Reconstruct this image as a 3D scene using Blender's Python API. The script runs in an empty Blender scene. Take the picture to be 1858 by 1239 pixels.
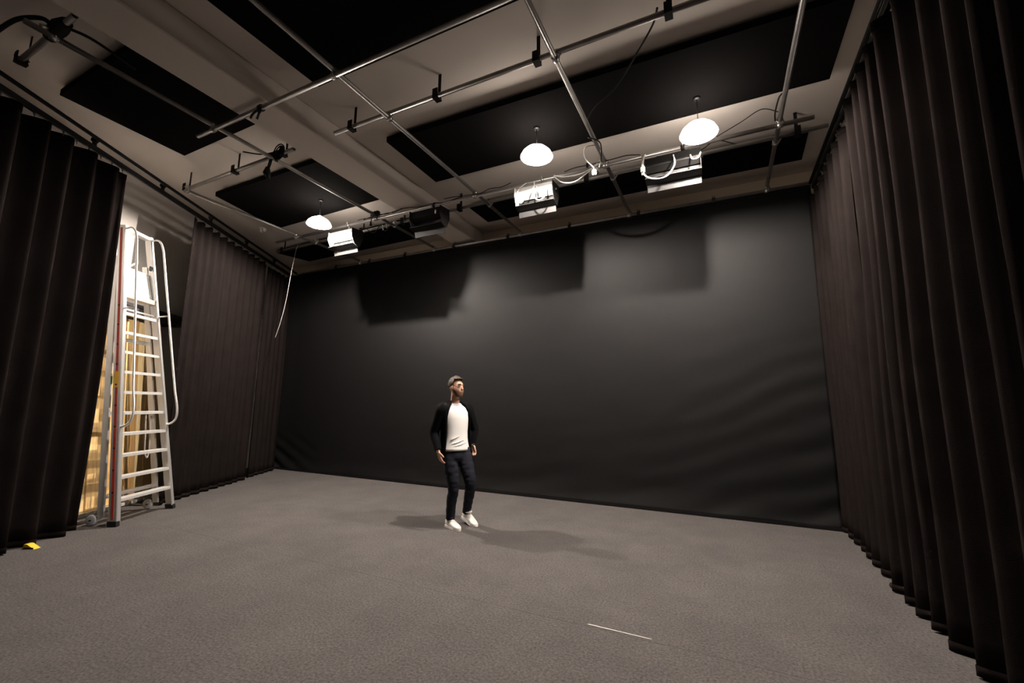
import bpy, bmesh, math, random
from mathutils import Vector, Matrix, noise

random.seed(7)
SC = bpy.context.scene
COL = SC.collection
PI = math.pi
V = Vector

# ------------------------------------------------------------------ camera
cam_d = bpy.data.cameras.new('camera')
cam = bpy.data.objects.new('camera', cam_d)
COL.objects.link(cam)
SC.camera = cam
cam_d.sensor_fit = 'HORIZONTAL'
cam_d.sensor_width = 36.0
cam_d.lens = 36.0 * 781.756 / 1858.0
cam_d.clip_start = 0.02
_r = V((0.89992707, 0.43590774, 0.01075711))
_u = V((0.05444262, -0.13680478, 0.98910083))
_b = V((0.43262833, -0.88953297, -0.14684628))
cam.matrix_world = Matrix(((_r.x, _u.x, _b.x, 0.0), (_r.y, _u.y, _b.y, 0.0),
                           (_r.z, _u.z, _b.z, 1.45), (0, 0, 0, 1)))

# ------------------------------------------------------------------ world and exposure
w = bpy.data.worlds.new('World')
SC.world = w
w.use_nodes = True
w.node_tree.nodes['Background'].inputs[0].default_value = (0.0, 0.0, 0.0, 1)
w.node_tree.nodes['Background'].inputs[1].default_value = 0.0
SC.view_settings.view_transform = 'Standard'
SC.view_settings.look = 'None'
SC.view_settings.exposure = 0.0
SC.view_settings.gamma = 1.0
SC.view_settings.use_curve_mapping = False
LAMP_STRENGTH = 26000.0
FILL_STRENGTH = 27.0  # added glow of the dish shells, fills the ceiling and curtain tops
LAMP_LEVELS = (1.35, 0.95, 0.78)
LAMP_COLOUR = (1.0, 0.885, 0.79)

# ------------------------------------------------------------------ materials
MATS = {}


def mat(name, base, rough=0.7, metal=0.0, sheen=0.0, spec=0.5, var=0.0, scale=8.0, bump=0.0,
        bscale=60.0, stretch=None, emit=None, strength=0.0, detail=3.0):
    m = bpy.data.materials.new(name)
    m.use_nodes = True
    nt = m.node_tree
    p = nt.nodes['Principled BSDF']
    p.inputs['Base Color'].default_value = (*base, 1)
    p.inputs['Roughness'].default_value = rough
    p.inputs['Metallic'].default_value = metal
    p.inputs['Specular IOR Level'].default_value = spec
    if sheen:
        p.inputs['Sheen Weight'].default_value = sheen
        p.inputs['Sheen Roughness'].default_value = 0.5
        p.inputs['Sheen Tint'].default_value = (1.0, 0.86, 0.8, 1)
    if emit:
        p.inputs['Emission Color'].default_value = (*emit, 1)
        p.inputs['Emission Strength'].default_value = strength
    tc = mp = None
    if var or bump:
        tc = nt.nodes.new('ShaderNodeTexCoord')
        mp = nt.nodes.new('ShaderNodeMapping')
        nt.links.new(tc.outputs['Object'], mp.inputs[0])
        if stretch:
            mp.inputs['Scale'].default_value = stretch
    if var:
        n = nt.nodes.new('ShaderNodeTexNoise')
        n.inputs['Scale'].default_value = scale
        n.inputs['Detail'].default_value = detail
        nt.links.new(mp.outputs[0], n.inputs['Vector'])
        r = nt.nodes.new('ShaderNodeValToRGB')
        r.color_ramp.elements[0].position = 0.3
        r.color_ramp.elements[1].position = 0.7
        r.color_ramp.elements[0].color = (*[max(0, c * (1 - var)) for c in base], 1)
        r.color_ramp.elements[1].color = (*[min(1, c * (1 + var)) for c in base], 1)
        nt.links.new(n.outputs[0], r.inputs[0])
        nt.links.new(r.outputs[0], p.inputs['Base Color'])
    if bump:
        n2 = nt.nodes.new('ShaderNodeTexNoise')
        n2.inputs['Scale'].default_value = bscale
        n2.inputs['Detail'].default_value = 4
        nt.links.new(mp.outputs[0], n2.inputs['Vector'])
        bm_ = nt.nodes.new('ShaderNodeBump')
        bm_.inputs['Strength'].default_value = bump
        bm_.inputs['Distance'].default_value = 0.01
        nt.links.new(n2.outputs[0], bm_.inputs['Height'])
        nt.links.new(bm_.outputs[0], p.inputs['Normal'])
    MATS[name] = m
    return m


def carpet_material():
    m = mat('carpet', (0.17, 0.158, 0.152), rough=1.0, spec=0.03, bump=0.08, bscale=350)
    nt = m.node_tree
    p = nt.nodes['Principled BSDF']
    tc = nt.nodes.new('ShaderNodeTexCoord')

    def noise_node(scale, detail, lo, hi, c0, c1):
        n = nt.nodes.new('ShaderNodeTexNoise')
        n.inputs['Scale'].default_value = scale
        n.inputs['Detail'].default_value = detail
        n.inputs['Roughness'].default_value = 0.72
        nt.links.new(tc.outputs['Object'], n.inputs['Vector'])
        r = nt.nodes.new('ShaderNodeValToRGB')
        r.color_ramp.elements[0].position = lo
        r.color_ramp.elements[1].position = hi
        r.color_ramp.elements[0].color = (*c0, 1)
        r.color_ramp.elements[1].color = (*c1, 1)
        nt.links.new(n.outputs[0], r.inputs[0])
        return r

    fib = noise_node(62, 9, 0.33, 0.67, (0.052, 0.048, 0.046), (0.140, 0.130, 0.124))
    big = noise_node(1.7, 4, 0.3, 0.7, (0.86, 0.86, 0.87), (1.1, 1.09, 1.08))
    mx = nt.nodes.new('ShaderNodeMix')
    mx.data_type = 'RGBA'
    mx.blend_type = 'MULTIPLY'
    mx.inputs[0].default_value = 1.0
    nt.links.new(fib.outputs[0], mx.inputs[6])
    nt.links.new(big.outputs[0], mx.inputs[7])
    # pale scuffs worn into the pile
    sc = noise_node(3.1, 9, 0.69, 0.78, (0, 0, 0), (1, 1, 1))
    mx2 = nt.nodes.new('ShaderNodeMix')
    mx2.data_type = 'RGBA'
    nt.links.new(mx.outputs[2], mx2.inputs[6])
    mx2.inputs[7].default_value = (0.16, 0.148, 0.14, 1)
    ml = nt.nodes.new('ShaderNodeMath')
    ml.operation = 'MULTIPLY'
    ml.inputs[1].default_value = 0.45
    nt.links.new(sc.outputs[0], ml.inputs[0])
    nt.links.new(ml.outputs[0], mx2.inputs[0])
    nt.links.new(mx2.outputs[2], p.inputs['Base Color'])
    return m


carpet_material()
mat('ceiling_paint', (0.70, 0.635, 0.575), rough=1.0, spec=0.02, var=0.04, scale=1.2)
mat('wall_paint', (0.78, 0.73, 0.68), rough=1.0, spec=0.02, var=0.03, scale=1.5)
mat('wall_warm', (0.60, 0.49, 0.37), rough=1.0, spec=0.02, var=0.05, scale=1.5)
mat('wall_dark', (0.04, 0.037, 0.035), rough=0.9, var=0.1)
mat('panel_fabric', (0.0055, 0.005, 0.005), rough=1.0, spec=0.05, var=0.15, scale=30)
mat('velvet', (0.0088, 0.0069, 0.0065), rough=1.0, spec=0.0, var=0.12, scale=5, bump=0.25, bscale=300)
mat('backdrop', (0.0034, 0.0032, 0.0032), rough=0.60, spec=0.20, var=0.06, scale=2.0, bump=0.05, bscale=500)
mat('pipe_steel', (0.40, 0.38, 0.36), rough=0.42, metal=0.75, var=0.12, scale=9, bump=0.03, bscale=90)
mat('coupler_steel', (0.62, 0.60, 0.57), rough=0.3, metal=0.9, var=0.1, scale=30)
mat('black_metal', (0.008, 0.0077, 0.0074), rough=0.6, spec=0.2, var=0.15, scale=20)
mat('black_plastic', (0.010, 0.010, 0.010), rough=0.42, spec=0.4)
mat('black_rubber', (0.011, 0.0105, 0.010), rough=0.75, spec=0.25)
mat('white_enamel', (0.80, 0.79, 0.77), rough=0.4, var=0.03, scale=12)
mat('reflector_white', (0.90, 0.89, 0.86), rough=0.5)
mat('silver_sheet', (0.05, 0.05, 0.05), rough=0.42, metal=0.6, var=0.08, scale=15)
mat('white_cable', (0.74, 0.73, 0.69), rough=0.5)
mat('glider_grey', (0.10, 0.10, 0.10), rough=0.5)
mat('green_plug', (0.42, 0.52, 0.36), rough=0.5)
mat('fill_glow', (0.8, 0.78, 0.74), rough=0.5, emit=LAMP_COLOUR, strength=FILL_STRENGTH)
for _i, _k in enumerate(LAMP_LEVELS):
    mat('bulb_glow_%d' % _i, (1, 1, 1), rough=0.5, emit=LAMP_COLOUR, strength=LAMP_STRENGTH * _k)
mat('aluminium', (0.72, 0.71, 0.69), rough=0.38, metal=0.75, var=0.06, scale=14, stretch=(1, 1, 0.1))
mat('tread_alloy', (0.78, 0.775, 0.75), rough=0.45, metal=0.55, var=0.06, scale=40)
mat('red_stripe', (0.42, 0.035, 0.018), rough=0.5, var=0.1, scale=10)
mat('yellow_sticker', (0.85, 0.45, 0.02), rough=0.5, var=0.08, scale=60)
mat('green_sticker', (0.03, 0.30, 0.10), rough=0.5)
mat('yellow_plastic', (0.75, 0.52, 0.02), rough=0.45)
mat('white_tape', (0.80, 0.74, 0.66), rough=0.5)
mat('grey_wheel', (0.42, 0.43, 0.45), rough=0.45)
mat('webbing', (0.45, 0.43, 0.40), rough=0.8)
for i, b in enumerate([(0.80, 0.53, 0.23), (0.70, 0.43, 0.17), (0.84, 0.60, 0.30), (0.58, 0.33, 0.12)]):
    mat('timber_%d' % i, b, rough=0.65, var=0.28, scale=7, stretch=(6, 6, 0.5), bump=0.1, bscale=30)
mat('dark_board', (0.055, 0.05, 0.048), rough=0.6, var=0.25, scale=8, stretch=(1, 1, 6))
mat('skin', (0.60, 0.34, 0.235), rough=0.5, spec=0.4, var=0.06, scale=25)
mat('hair', (0.050, 0.034, 0.022), rough=0.6, var=0.4, scale=60, bump=0.6, bscale=160)
mat('beard', (0.14, 0.07, 0.042), rough=0.8, var=0.3, scale=120)
mat('eye_white', (0.50, 0.46, 0.43), rough=0.3)
mat('eye_dark', (0.03, 0.02, 0.015), rough=0.2)
mat('lips', (0.36, 0.14, 0.10), rough=0.5)
mat('shirt_white', (0.86, 0.84, 0.81), rough=0.85, bump=0.1, bscale=200)
mat('jacket_black', (0.004, 0.004, 0.0047), rough=0.95, spec=0.06, bump=0.2, bscale=150)
mat('trouser_navy', (0.012, 0.013, 0.020), rough=0.85, spec=0.2, var=0.2, scale=20, bump=0.2, bscale=200)
mat('shoe_white', (0.84, 0.81, 0.77), rough=0.5)
mat('watch_metal', (0.6, 0.6, 0.6), rough=0.25, metal=0.9)


# ------------------------------------------------------------------ mesh builder
class MB:
    def __init__(self):
        self.v = []
        self.f = []
        self.s = []

    def add(self, vs, fs, smooth=False):
        o = len(self.v)
        self.v += [tuple(p) for p in vs]
        self.f += [[i + o for i in f] for f in fs]
        self.s += [smooth] * len(fs)
        return self

    def box(self, c, size, M=None, ch=0.0):
        c = V(c)
        sx, sy, sz = [a / 2 for a in size]
        if ch <= 0:
            vs = [V((x * sx, y * sy, z * sz)) for z in (-1, 1) for y in (-1, 1) for x in (-1, 1)]
            fs = [(0, 2, 3, 1), (4, 5, 7, 6), (0, 1, 5, 4), (2, 6, 7, 3), (0, 4, 6, 2), (1, 3, 7, 5)]
        else:
            ch = min(ch, sx * .9, sy * .9, sz * .9)
            ring = [(sx - ch, -sy), (sx, -sy + ch), (sx, sy - ch), (sx - ch, sy), (-sx + ch, sy), (-sx, sy - ch),
                    (-sx, -sy + ch), (-sx + ch, -sy)]
            vs = []
            for z, k in ((-sz, 1), (-sz + ch, 0), (sz - ch, 0), (sz, 1)):
                for x, y in ring:
                    if k:
                        x = math.copysign(max(abs(x) - ch, 0.0001), x)
                        y = math.copysign(max(abs(y) - ch, 0.0001), y)
                    vs.append(V((x, y, z)))
            fs = [tuple(range(7, -1, -1)), tuple(range(24, 32))]
            for j in range(3):
                for i in range(8):
                    a = j * 8 + i
                    b = j * 8 + (i + 1) % 8
                    fs.append((a, b, b + 8, a + 8))
        if M is not None:
            vs = [M @ p for p in vs]
        return self.add([p + c for p in vs], fs)

    def tube(self, pts, r, seg=10, closed=False, caps=True, smooth=True):
        pts = [V(p) for p in pts]
        n = len(pts)
        rs = r if isinstance(r, (list, tuple)) else [r] * n
        vs = []
        up = None
        for i, p in enumerate(pts):
            if closed:
                d = pts[(i + 1) % n] - pts[i - 1]
            else:
                d = pts[min(i + 1, n - 1)] - pts[max(i - 1, 0)]
            d.normalize()
            if up is None:
                up = V((0, 0, 1)) if abs(d.z) < .9 else V((1, 0, 0))
            a = d.cross(up)
            a.normalize()
            b = a.cross(d)
            b.normalize()
            up = b
            for k in range(seg):
                t = 2 * PI * k / seg
                vs.append(p + (a * math.cos(t) + b * math.sin(t)) * rs[i])
        fs = []
        m = n if closed else n - 1
        for i in range(m):
            for k in range(seg):
                j = (i + 1) % n
                fs.append((i * seg + k, i * seg + (k + 1) % seg, j * seg + (k + 1) % seg, j * seg + k))
        o = len(self.v)
        self.add(vs, fs, smooth)
        if caps and not closed:
            self.f.append([o + k for k in range(seg)][::-1])
            self.f.append([o + (n - 1) * seg + k for k in range(seg)])
            self.s += [False, False]
        return self

    def loft(self, rings, seg=20, caps=True, smooth=True, power=2.0):
        """rings: (centre, u, v, ru, rv)"""
        vs = []
        for c, u, v_, ru, rv in rings:
            for k in range(seg):
                t = 2 * PI * k / seg
                ct, st = math.cos(t), math.sin(t)
                e = 2.0 / power
                x = math.copysign(abs(ct) ** e, ct)
                y = math.copysign(abs(st) ** e, st)
                vs.append(V(c) + V(u) * (x * ru) + V(v_) * (y * rv))
        fs = []
        for i in range(len(rings) - 1):
            for k in range(seg):
                fs.append((i * seg + k, i * seg + (k + 1) % seg, (i + 1) * seg + (k + 1) % seg, (i + 1) * seg + k))
        o = len(self.v)
        self.add(vs, fs, smooth)
        if caps:
            self.f.append([o + k for k in range(seg)][::-1])
            self.f.append([o + (len(rings) - 1) * seg + k for k in range(seg)])
            self.s += [smooth, smooth]
        return self

    def ball(self, c, r, seg=12, rings=8, M=None, smooth=True):
        c = V(c)
        if not isinstance(r, (list, tuple)):
            r = (r, r, r)
        vs = []
        for j in range(1, rings):
            a = PI * j / rings
            for k in range(seg):
                t = 2 * PI * k / seg
                vs.append(V((r[0] * math.sin(a) * math.cos(t), r[1] * math.sin(a) * math.sin(t), r[2] * math.cos(a))))
        vs += [V((0, 0, r[2])), V((0, 0, -r[2]))]
        if M is not None:
            vs = [M @ p for p in vs]
        fs = []
        for j in range(rings - 2):
            for k in range(seg):
                fs.append((j * seg + k, (j + 1) * seg + k, (j + 1) * seg + (k + 1) % seg, j * seg + (k + 1) % seg))
        t0 = (rings - 1) * seg
        for k in range(seg):
            fs.append((t0, k, (k + 1) % seg))
            fs.append((t0 + 1, (rings - 2) * seg + (k + 1) % seg, (rings - 2) * seg + k))
        return self.add([p + c for p in vs], fs, smooth)

    def lathe(self, prof, seg=24, M=None, smooth=True):
        """prof: (radius, z) list"""
        vs = []
        for r, z in prof:
            for k in range(seg):
                t = 2 * PI * k / seg
                vs.append(V((r * math.cos(t), r * math.sin(t), z)))
        if M is not None:
            vs = [M @ p for p in vs]
        fs = []
        for i in range(len(prof) - 1):
            for k in range(seg):
                fs.append((i * seg + k, i * seg + (k + 1) % seg, (i + 1) * seg + (k + 1) % seg, (i + 1) * seg + k))
        return self.add(vs, fs, smooth)

    def mesh(self, name):
        me = bpy.data.meshes.new(name)
        me.from_pydata(self.v, [], self.f)
        me.polygons.foreach_set('use_smooth', self.s)
        me.update()
        return me

    def build(self, name, m, parent=None, label=None, cat=None, group=None, kind=None, loc=None):
        o = bpy.data.objects.new(name, self.mesh(name))
        o.data.materials.append(MATS[m])
        COL.objects.link(o)
        if parent is not None:
            o.parent = parent
        if loc is not None:
            o.location = loc
        tag(o, label, cat, group, kind)
        return o


def tag(o, label=None, cat=None, group=None, kind=None):
    if label:
        o['label'] = label
    if cat:
        o['category'] = cat
    if group:
        o['group'] = group
    if kind:
        o['kind'] = kind
    return o


def empty(name, loc=(0, 0, 0), rz=0.0, label=None, cat=None, group=None):
    o = bpy.data.objects.new(name, None)
    COL.objects.link(o)
    o.location = loc
    o.rotation_euler = (0, 0, rz)
    o.empty_display_size = 0.05
    return tag(o, label, cat, group)


def copy_tree(o, parent=None):
    c = o.copy()
    COL.objects.link(c)
    c.parent = parent
    for ch in list(o.children):
        copy_tree(ch, c)
    return c


def spline(pts, n=8):
    pts = [V(p) for p in pts]
    out = []
    for i in range(len(pts) - 1):
        p0 = pts[max(i - 1, 0)]
        p1, p2 = pts[i], pts[i + 1]
        p3 = pts[min(i + 2, len(pts) - 1)]
        for k in range(n):
            t = k / n
            out.append(0.5 * ((2 * p1) + (p2 - p0) * t + (2 * p0 - 5 * p1 + 4 * p2 - p3) * t * t
                              + (3 * p1 - p0 - 3 * p2 + p3) * t ** 3))
    out.append(pts[-1])
    return out


ORD = ['first', 'second', 'third', 'fourth', 'fifth', 'sixth', 'seventh', 'eighth', 'ninth', 'tenth', 'eleventh',
       'twelfth', 'thirteenth', 'fourteenth', 'fifteenth', 'sixteenth', 'seventeenth', 'eighteenth']

# ------------------------------------------------------------------ the room
CEIL = 4.83
BEAM_B = 4.545
Z_LOW, Z_MID, Z_UP = 4.46, 4.51, 4.56
PR = 0.024
Y_DRAPE = 6.67
Y_WALL = 7.05
X_RC = 1.25            # right curtain line
A0 = V((-6.27, 1.80, 0))            # point on the left curtain line
DL = V((-0.4795, 0.8775, 0))        # along it, away from the camera
NL = V((0.8775, 0.4795, 0))         # into the room


def LP(t, n, z=0.0):
    p = A0 + DL * t + NL * n
    return V((p.x, p.y, z))


# floor: slab with two carpet widths meeting in a seam
NW = 0.78
WL0 = LP((-3.0 - 1.80 + NW * 0.4795) / 0.8775, -NW)
WL1 = LP((Y_WALL - 1.80 + NW * 0.4795) / 0.8775, -NW)
X_WR = 1.56
Y_WF = -3.0


def prism(poly, z0, z1):
    n = len(poly)
    m = MB()
    vs = [(x, y, z0) for x, y in poly] + [(x, y, z1) for x, y in poly]
    fs = [tuple(range(n - 1, -1, -1)), tuple(range(n, 2 * n))]
    for i in range(n):
        j = (i + 1) % n
        fs.append((i, j, j + n, i + n))
    return m.add(vs, fs)


def xl(y, n=-0.78):
    """x of the left wall line at a given y"""
    t = (y - 1.80 - NL.y * n) / DL.y
    return A0.x + DL.x * t + NL.x * n


room = [(WL0.x, Y_WF), (X_WR, Y_WF), (X_WR, Y_WALL), (WL1.x, Y_WALL)]
floor = prism(room, -0.2, -0.006).build('floor', 'wall_dark', label='dark subfloor under the grey carpet', kind='structure')
SEAM = 3.03
prism([(xl(Y_WF), Y_WF), (X_WR, Y_WF), (X_WR, SEAM - .001), (xl(SEAM), SEAM - .001)], -0.006, 0.0).build(
    'carpet_sheet', 'carpet', floor, label='near width of grey brown carpet')
prism([(xl(SEAM), SEAM + .001), (X_WR, SEAM + .001), (X_WR, Y_WALL), (xl(Y_WALL), Y_WALL)], -0.006, 0.0).build(
    'carpet_sheet', 'carpet', floor, label='far width of grey brown carpet')
prism(room, CEIL, CEIL + 0.2).build('ceiling', 'ceiling_paint', label='pale painted ceiling slab', kind='structure')
MB().box((( -4.57 - 4.09) / 2, (Y_WF + Y_WALL) / 2, (BEAM_B + CEIL) / 2), (0.48, Y_WALL - Y_WF, CEIL - BEAM_B),
         ch=0.012).build('trim_1', 'ceiling_paint', label='pale painted ceiling beam running towards the back wall',
                         kind='structure')
MB().box(((WL1.x + X_WR) / 2, Y_WALL + .1, 2.4), (X_WR - WL1.x + .6, .2, 5.2)).build(
    'wall_back', 'wall_warm', label='beige back wall showing above the black backdrop', kind='structure')
MB().box((X_WR + .1, (Y_WF + Y_WALL) / 2, 2.4), (.2, Y_WALL - Y_WF, 5.2)).build(
    'wall_right', 'wall_paint', label='pale wall behind the right black curtains', kind='structure')
MB().box(((WL0.x + X_WR) / 2, Y_WF - .1, 2.4), (X_WR - WL0.x + .4, .2, 5.2)).build(
    'wall_front', 'wall_dark', label='dark wall behind the viewer', kind='structure')
prism([(WL0.x, WL0.y), (WL1.x, WL1.y), (WL1.x - .2 * NL.x, WL1.y - .2 * NL.y), (WL0.x - .2 * NL.x, WL0.y - .2 * NL.y)],
      -.2, 5.0).build('wall_left', 'wall_paint', label='white wall behind the ladder and the left curtains',
                      kind='structure')


# ------------------------------------------------------------------ ceiling acoustic panels
def panel(quad, label):
    cx = sum(p[0] for p in quad) / 4
    cy = sum(p[1] for p in quad) / 4
    e = empty('acoustic_panel', (cx, cy, 4.72), label=label, cat='acoustic panel', group='black acoustic ceiling panels')
    poly = [(x - cx, y - cy) for x, y in quad]
    m = prism(poly, 0.0, 0.07)
    m.build('panel_board', 'panel_fabric', e)
    for (x, y) in poly:
        MB().tube([(x * .86, y * .8, .07), (x * .86, y * .8, CEIL - 4.72)], .018, 8).build('spacer', 'black_metal', e)
    return e


panel([(-3.64, 1.55), (1.13, 1.55), (1.13, 2.78), (-3.62, 2.76)],
      'large black ceiling panel behind the low cross pipe with the spring clamp')
panel([(-3.64, 3.80), (1.14, 3.88), (1.14, 4.87), (-3.66, 4.88)],
      'largest black ceiling panel, with two glowing lamps hanging under it')
panel([(-3.65, 5.83), (1.10, 5.80), (1.12, 6.44), (-3.64, 6.44)],
      'long narrow black ceiling panel behind the white floodlight with cable loops')
panel([(-6.28, 1.65), (-4.72, 1.65), (-4.72, 2.87), (-6.33, 2.89)],
      'square black ceiling panel next to the thick curling cable')
panel([(-7.14, 3.75), (-4.75, 3.75), (-4.75, 4.95), (-7.42, 5.04)],
      'black ceiling panel with one glowing lamp hanging under it')
panel([(-8.68, 5.93), (-4.78, 5.80), (-4.78, 6.52), (-8.5, 6.62)],
      'long narrow black ceiling panel behind the all black floodlight')


# ------------------------------------------------------------------ curtains
def pleat(s, per, ph, irregular, seed, narrow=0.0):
    """folded profile of the cloth along its length"""
    q = s / per + ph + irregular * noise.noise(V((s * 1.1, seed, 0.3)))
    a = math.sin(2 * PI * q)
    if narrow:
        f = 2.0 * (0.5 + 0.5 * a) ** narrow - 1.0
    else:
        f = math.copysign(abs(a) ** 0.7, a)
    return f + 0.35 * noise.noise(V((s * 5.0, seed + 4.0, 0)))


def curtain(name, P0, P1, nrm, ztop, zbot, per, amp, seed, label, group=None, step=0.016, irregular=0.6, rows=22, narrow=0.0):
    P0, P1 = V(P0), V(P1)
    L = (P1 - P0).length
    d = (P1 - P0) / L
    nrm = V(nrm)
    n = max(8, int(L / step))
    vs = []
    for j in range(rows + 1):
        v = j / rows
        z = zbot + (ztop - zbot) * (1 - (1 - v) ** 1.0)
        for i in range(n + 1):
            s = L * i / n
            drift = 0.05 * noise.noise(V((s * .7, z * .35, seed))) * (1 - v)
            f = pleat(s + drift, per, seed * .37, irregular, seed, narrow)
            env = 0.75 + 0.35 * noise.noise(V((s * .9, z * .5, seed + 9)))
            a = amp * env * (1.12 - 0.25 * v)
            along = drift + 0.25 * amp * noise.noise(V((s * 3, z * .3, seed + 2)))
            dz = 0.0
            if j == rows:
                dz = -0.035 * (0.5 - 0.5 * math.cos(2 * PI * (s / (per * 1.0) + seed * .37)))
            if j == 0:
                dz = 0.012 * noise.noise(V((s * 4, seed, 1)))
            p = P0 + d * (s + along) + nrm * (a * f)
            vs.append((p.x, p.y, max(z + dz, 0.004)))
    fs = []
    for j in range(rows):
        for i in range(n):
            a = j * (n + 1) + i
            fs.append((a, a + 1, a + n + 2, a + n + 1))
    e = empty(name, (P0.x, P0.y, 0), label=label, cat='curtain', group=group)
    vs = [V(p) - V((P0.x, P0.y, 0)) for p in vs]
    o = MB().add(vs, fs, True).build('cloth', 'velvet', e)
    o.modifiers.new('thickness', 'SOLIDIFY').thickness = 0.004
    w_ = n + 1
    for nm, r0, r1, f0, f1 in (('heading_tape', rows - 1, rows, .62, 1.0), ('hem', 0, 1, 0.0, .28)):
        q = []
        for f in (f0, f1):
            q += [vs[r0 * w_ + i].lerp(vs[r1 * w_ + i], f) + nrm * .0045 for i in range(w_)]
        st = MB().add(q, [(i, i + 1, w_ + i + 1, w_ + i) for i in range(n)], True).build(nm, 'velvet', e)
        st.modifiers.new('thickness', 'SOLIDIFY').thickness = 0.005
    return e


ZT = 4.29
GC = 'black pleated side curtains'
curtain('stage_curtain', LP(-4.3, 0), LP(0.745, 0), NL, ZT, 0.01, 0.27, 0.095, 1.3,
        'wide black pleated curtain with the yellow wedge under its hem', GC, narrow=1.7)
curtain('stage_curtain', LP(1.98, -.02), LP(4.22, -.02), NL, ZT, 0.01, 0.21, 0.045, 2.9,
        'dark brown black curtain between the ladder and the narrow corner curtain', GC)
curtain('stage_curtain', LP(4.30, -.06), LP(5.40, -.06), NL, ZT, 0.01, 0.20, 0.030, 4.1,
        'narrow black corner curtain behind the hanging pale cord', GC)
curtain('stage_curtain', (X_RC, 6.60, 0), (X_RC, 4.86, 0), (-1, 0, 0), ZT, 0.01, 0.25, 0.075, 5.7,
        'short brownish curtain meeting the lit end of the backdrop', GC)
curtain('stage_curtain', (X_RC, 4.74, 0), (X_RC, -2.6, 0), (-1, 0, 0), ZT + .06, 0.01, 0.25, 0.105, 7.7,
        'long black deeply pleated curtain with the small glossy weight at its foot', GC, irregular=0.9, narrow=2.4)


def backdrop():
    x0, x1 = xl(Y_DRAPE, 0.03) - 0.40, X_RC - 0.02
    nx, nz = 220, 84
    vs = []
    for j in range(nz + 1):
        v = j / nz
        z = 0.004 + (4.44 - 0.004) * v
        for i in range(nx + 1):
            u = i / nx
            x = x0 + (x1 - x0) * u
            lowf = (1 - v) ** 2
            y = 0.010 * noise.noise(V((x * .8, z * .5, 1)))
            # drag lines pulling to the lower corners
            y += 0.010 * lowf * noise.noise(V((x * 1.6 + z * 1.3, z * 5.5 - x * 1.0, 5)))
            er = max(0, 1 - (x1 - x) / 2.2)
            y += 0.014 * er * max(0, 1 - v * 1.6) * math.sin((z * 1.0 + (x1 - x) * .38) * 17 + 2 * noise.noise(V((x, z, 2))))
            el = max(0, 1 - (x - x0) / 1.6)
            y += 0.05 * el * max(0, 1 - v * 5) * math.sin((z + (x - x0) * .45) * 22)
            y += 0.004 * math.sin(x * 2.1) * v
            vs.append((x, Y_DRAPE - y - 0.05 * max(0, 1 - v * 14) ** 2, z))
    fs = []
    for j in range(nz):
        for i in range(nx):
            a = j * (nx + 1) + i
            fs.append((a, a + 1, a + nx + 2, a + nx + 1))
    e = empty('backdrop_cloth', ((x0 + x1) / 2, Y_DRAPE, 0), label='wide flat black backdrop cloth hanging across the back wall',
              cat='backdrop')
    m = MB().add([(a - (x0 + x1) / 2, b - Y_DRAPE, c) for a, b, c in vs], fs, True)
    o = m.build('cloth', 'backdrop', e)
    so = o.modifiers.new('thickness', 'SOLIDIFY')
    so.thickness = 0.003
    MB().box((0, -0.008, 4.425), (x1 - x0, 0.008, 0.06)).build('top_hem', 'backdrop', e)
    MB().box((0, -0.062, 0.02), (x1 - x0, 0.012, 0.036)).build('bottom_hem', 'backdrop', e)


backdrop()


# ------------------------------------------------------------------ pipe grid
def pipe(name, p0, p1, label, group=None, r=PR, m='pipe_steel'):
    p0, p1 = V(p0), V(p1)
    e = empty(name, p0, label=label, cat='pipe', group=group)
    d = (p1 - p0).normalized()
    q = p1 - p0
    mb = MB()
    rot = d.to_track_quat('Z', 'Y').to_matrix()
    L = q.length
    mb.lathe([(r - .004, .03), (r - .004, 0), (r, 0), (r, L), (r - .004, L), (r - .004, L - .03)], 18, rot)
    mb.build('tube', m, e)
    for k in (.03, L - .03):  # black disc stands in for the shade inside each pipe end
        MB().lathe([(r - .004, k), (.0005, k)], 12, rot).build('bore_shade', 'black_metal', e)
    return e


PX = [-6.90, -4.955, -3.08, -1.175, 0.715]
PN = ['leftmost', 'second', 'third', 'fourth', 'rightmost']
PSTART = [3.26, 1.03, -1.0, -1.0, -1.0]
for i, x in enumerate(PX):
    lab = ('%s long steel pipe running to the backdrop' % PN[i] if i in (0, 4)
           else 'steel pipe running to the backdrop, %s from the left' % PN[i])
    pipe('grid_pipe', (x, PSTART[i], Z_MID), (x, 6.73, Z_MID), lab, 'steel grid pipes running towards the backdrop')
GX = 'steel grid pipes running across the room'
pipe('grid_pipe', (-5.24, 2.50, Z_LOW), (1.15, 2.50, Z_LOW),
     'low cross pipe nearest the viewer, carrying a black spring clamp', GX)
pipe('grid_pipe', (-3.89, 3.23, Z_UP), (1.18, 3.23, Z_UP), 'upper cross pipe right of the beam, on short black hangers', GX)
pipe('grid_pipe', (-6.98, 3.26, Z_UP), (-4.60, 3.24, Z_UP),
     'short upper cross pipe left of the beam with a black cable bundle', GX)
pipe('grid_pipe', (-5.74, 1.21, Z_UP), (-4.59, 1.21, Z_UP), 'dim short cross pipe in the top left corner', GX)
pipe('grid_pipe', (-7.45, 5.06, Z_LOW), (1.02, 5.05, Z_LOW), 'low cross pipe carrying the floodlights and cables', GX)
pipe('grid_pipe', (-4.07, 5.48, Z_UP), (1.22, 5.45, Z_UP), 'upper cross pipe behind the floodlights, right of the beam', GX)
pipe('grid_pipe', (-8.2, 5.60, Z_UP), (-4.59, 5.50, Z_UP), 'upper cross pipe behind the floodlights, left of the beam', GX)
pipe('curtain_pipe', (-8.90, 6.63, Z_LOW), (1.28, 6.63, Z_LOW), 'steel pipe along the top edge of the black backdrop')
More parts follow.
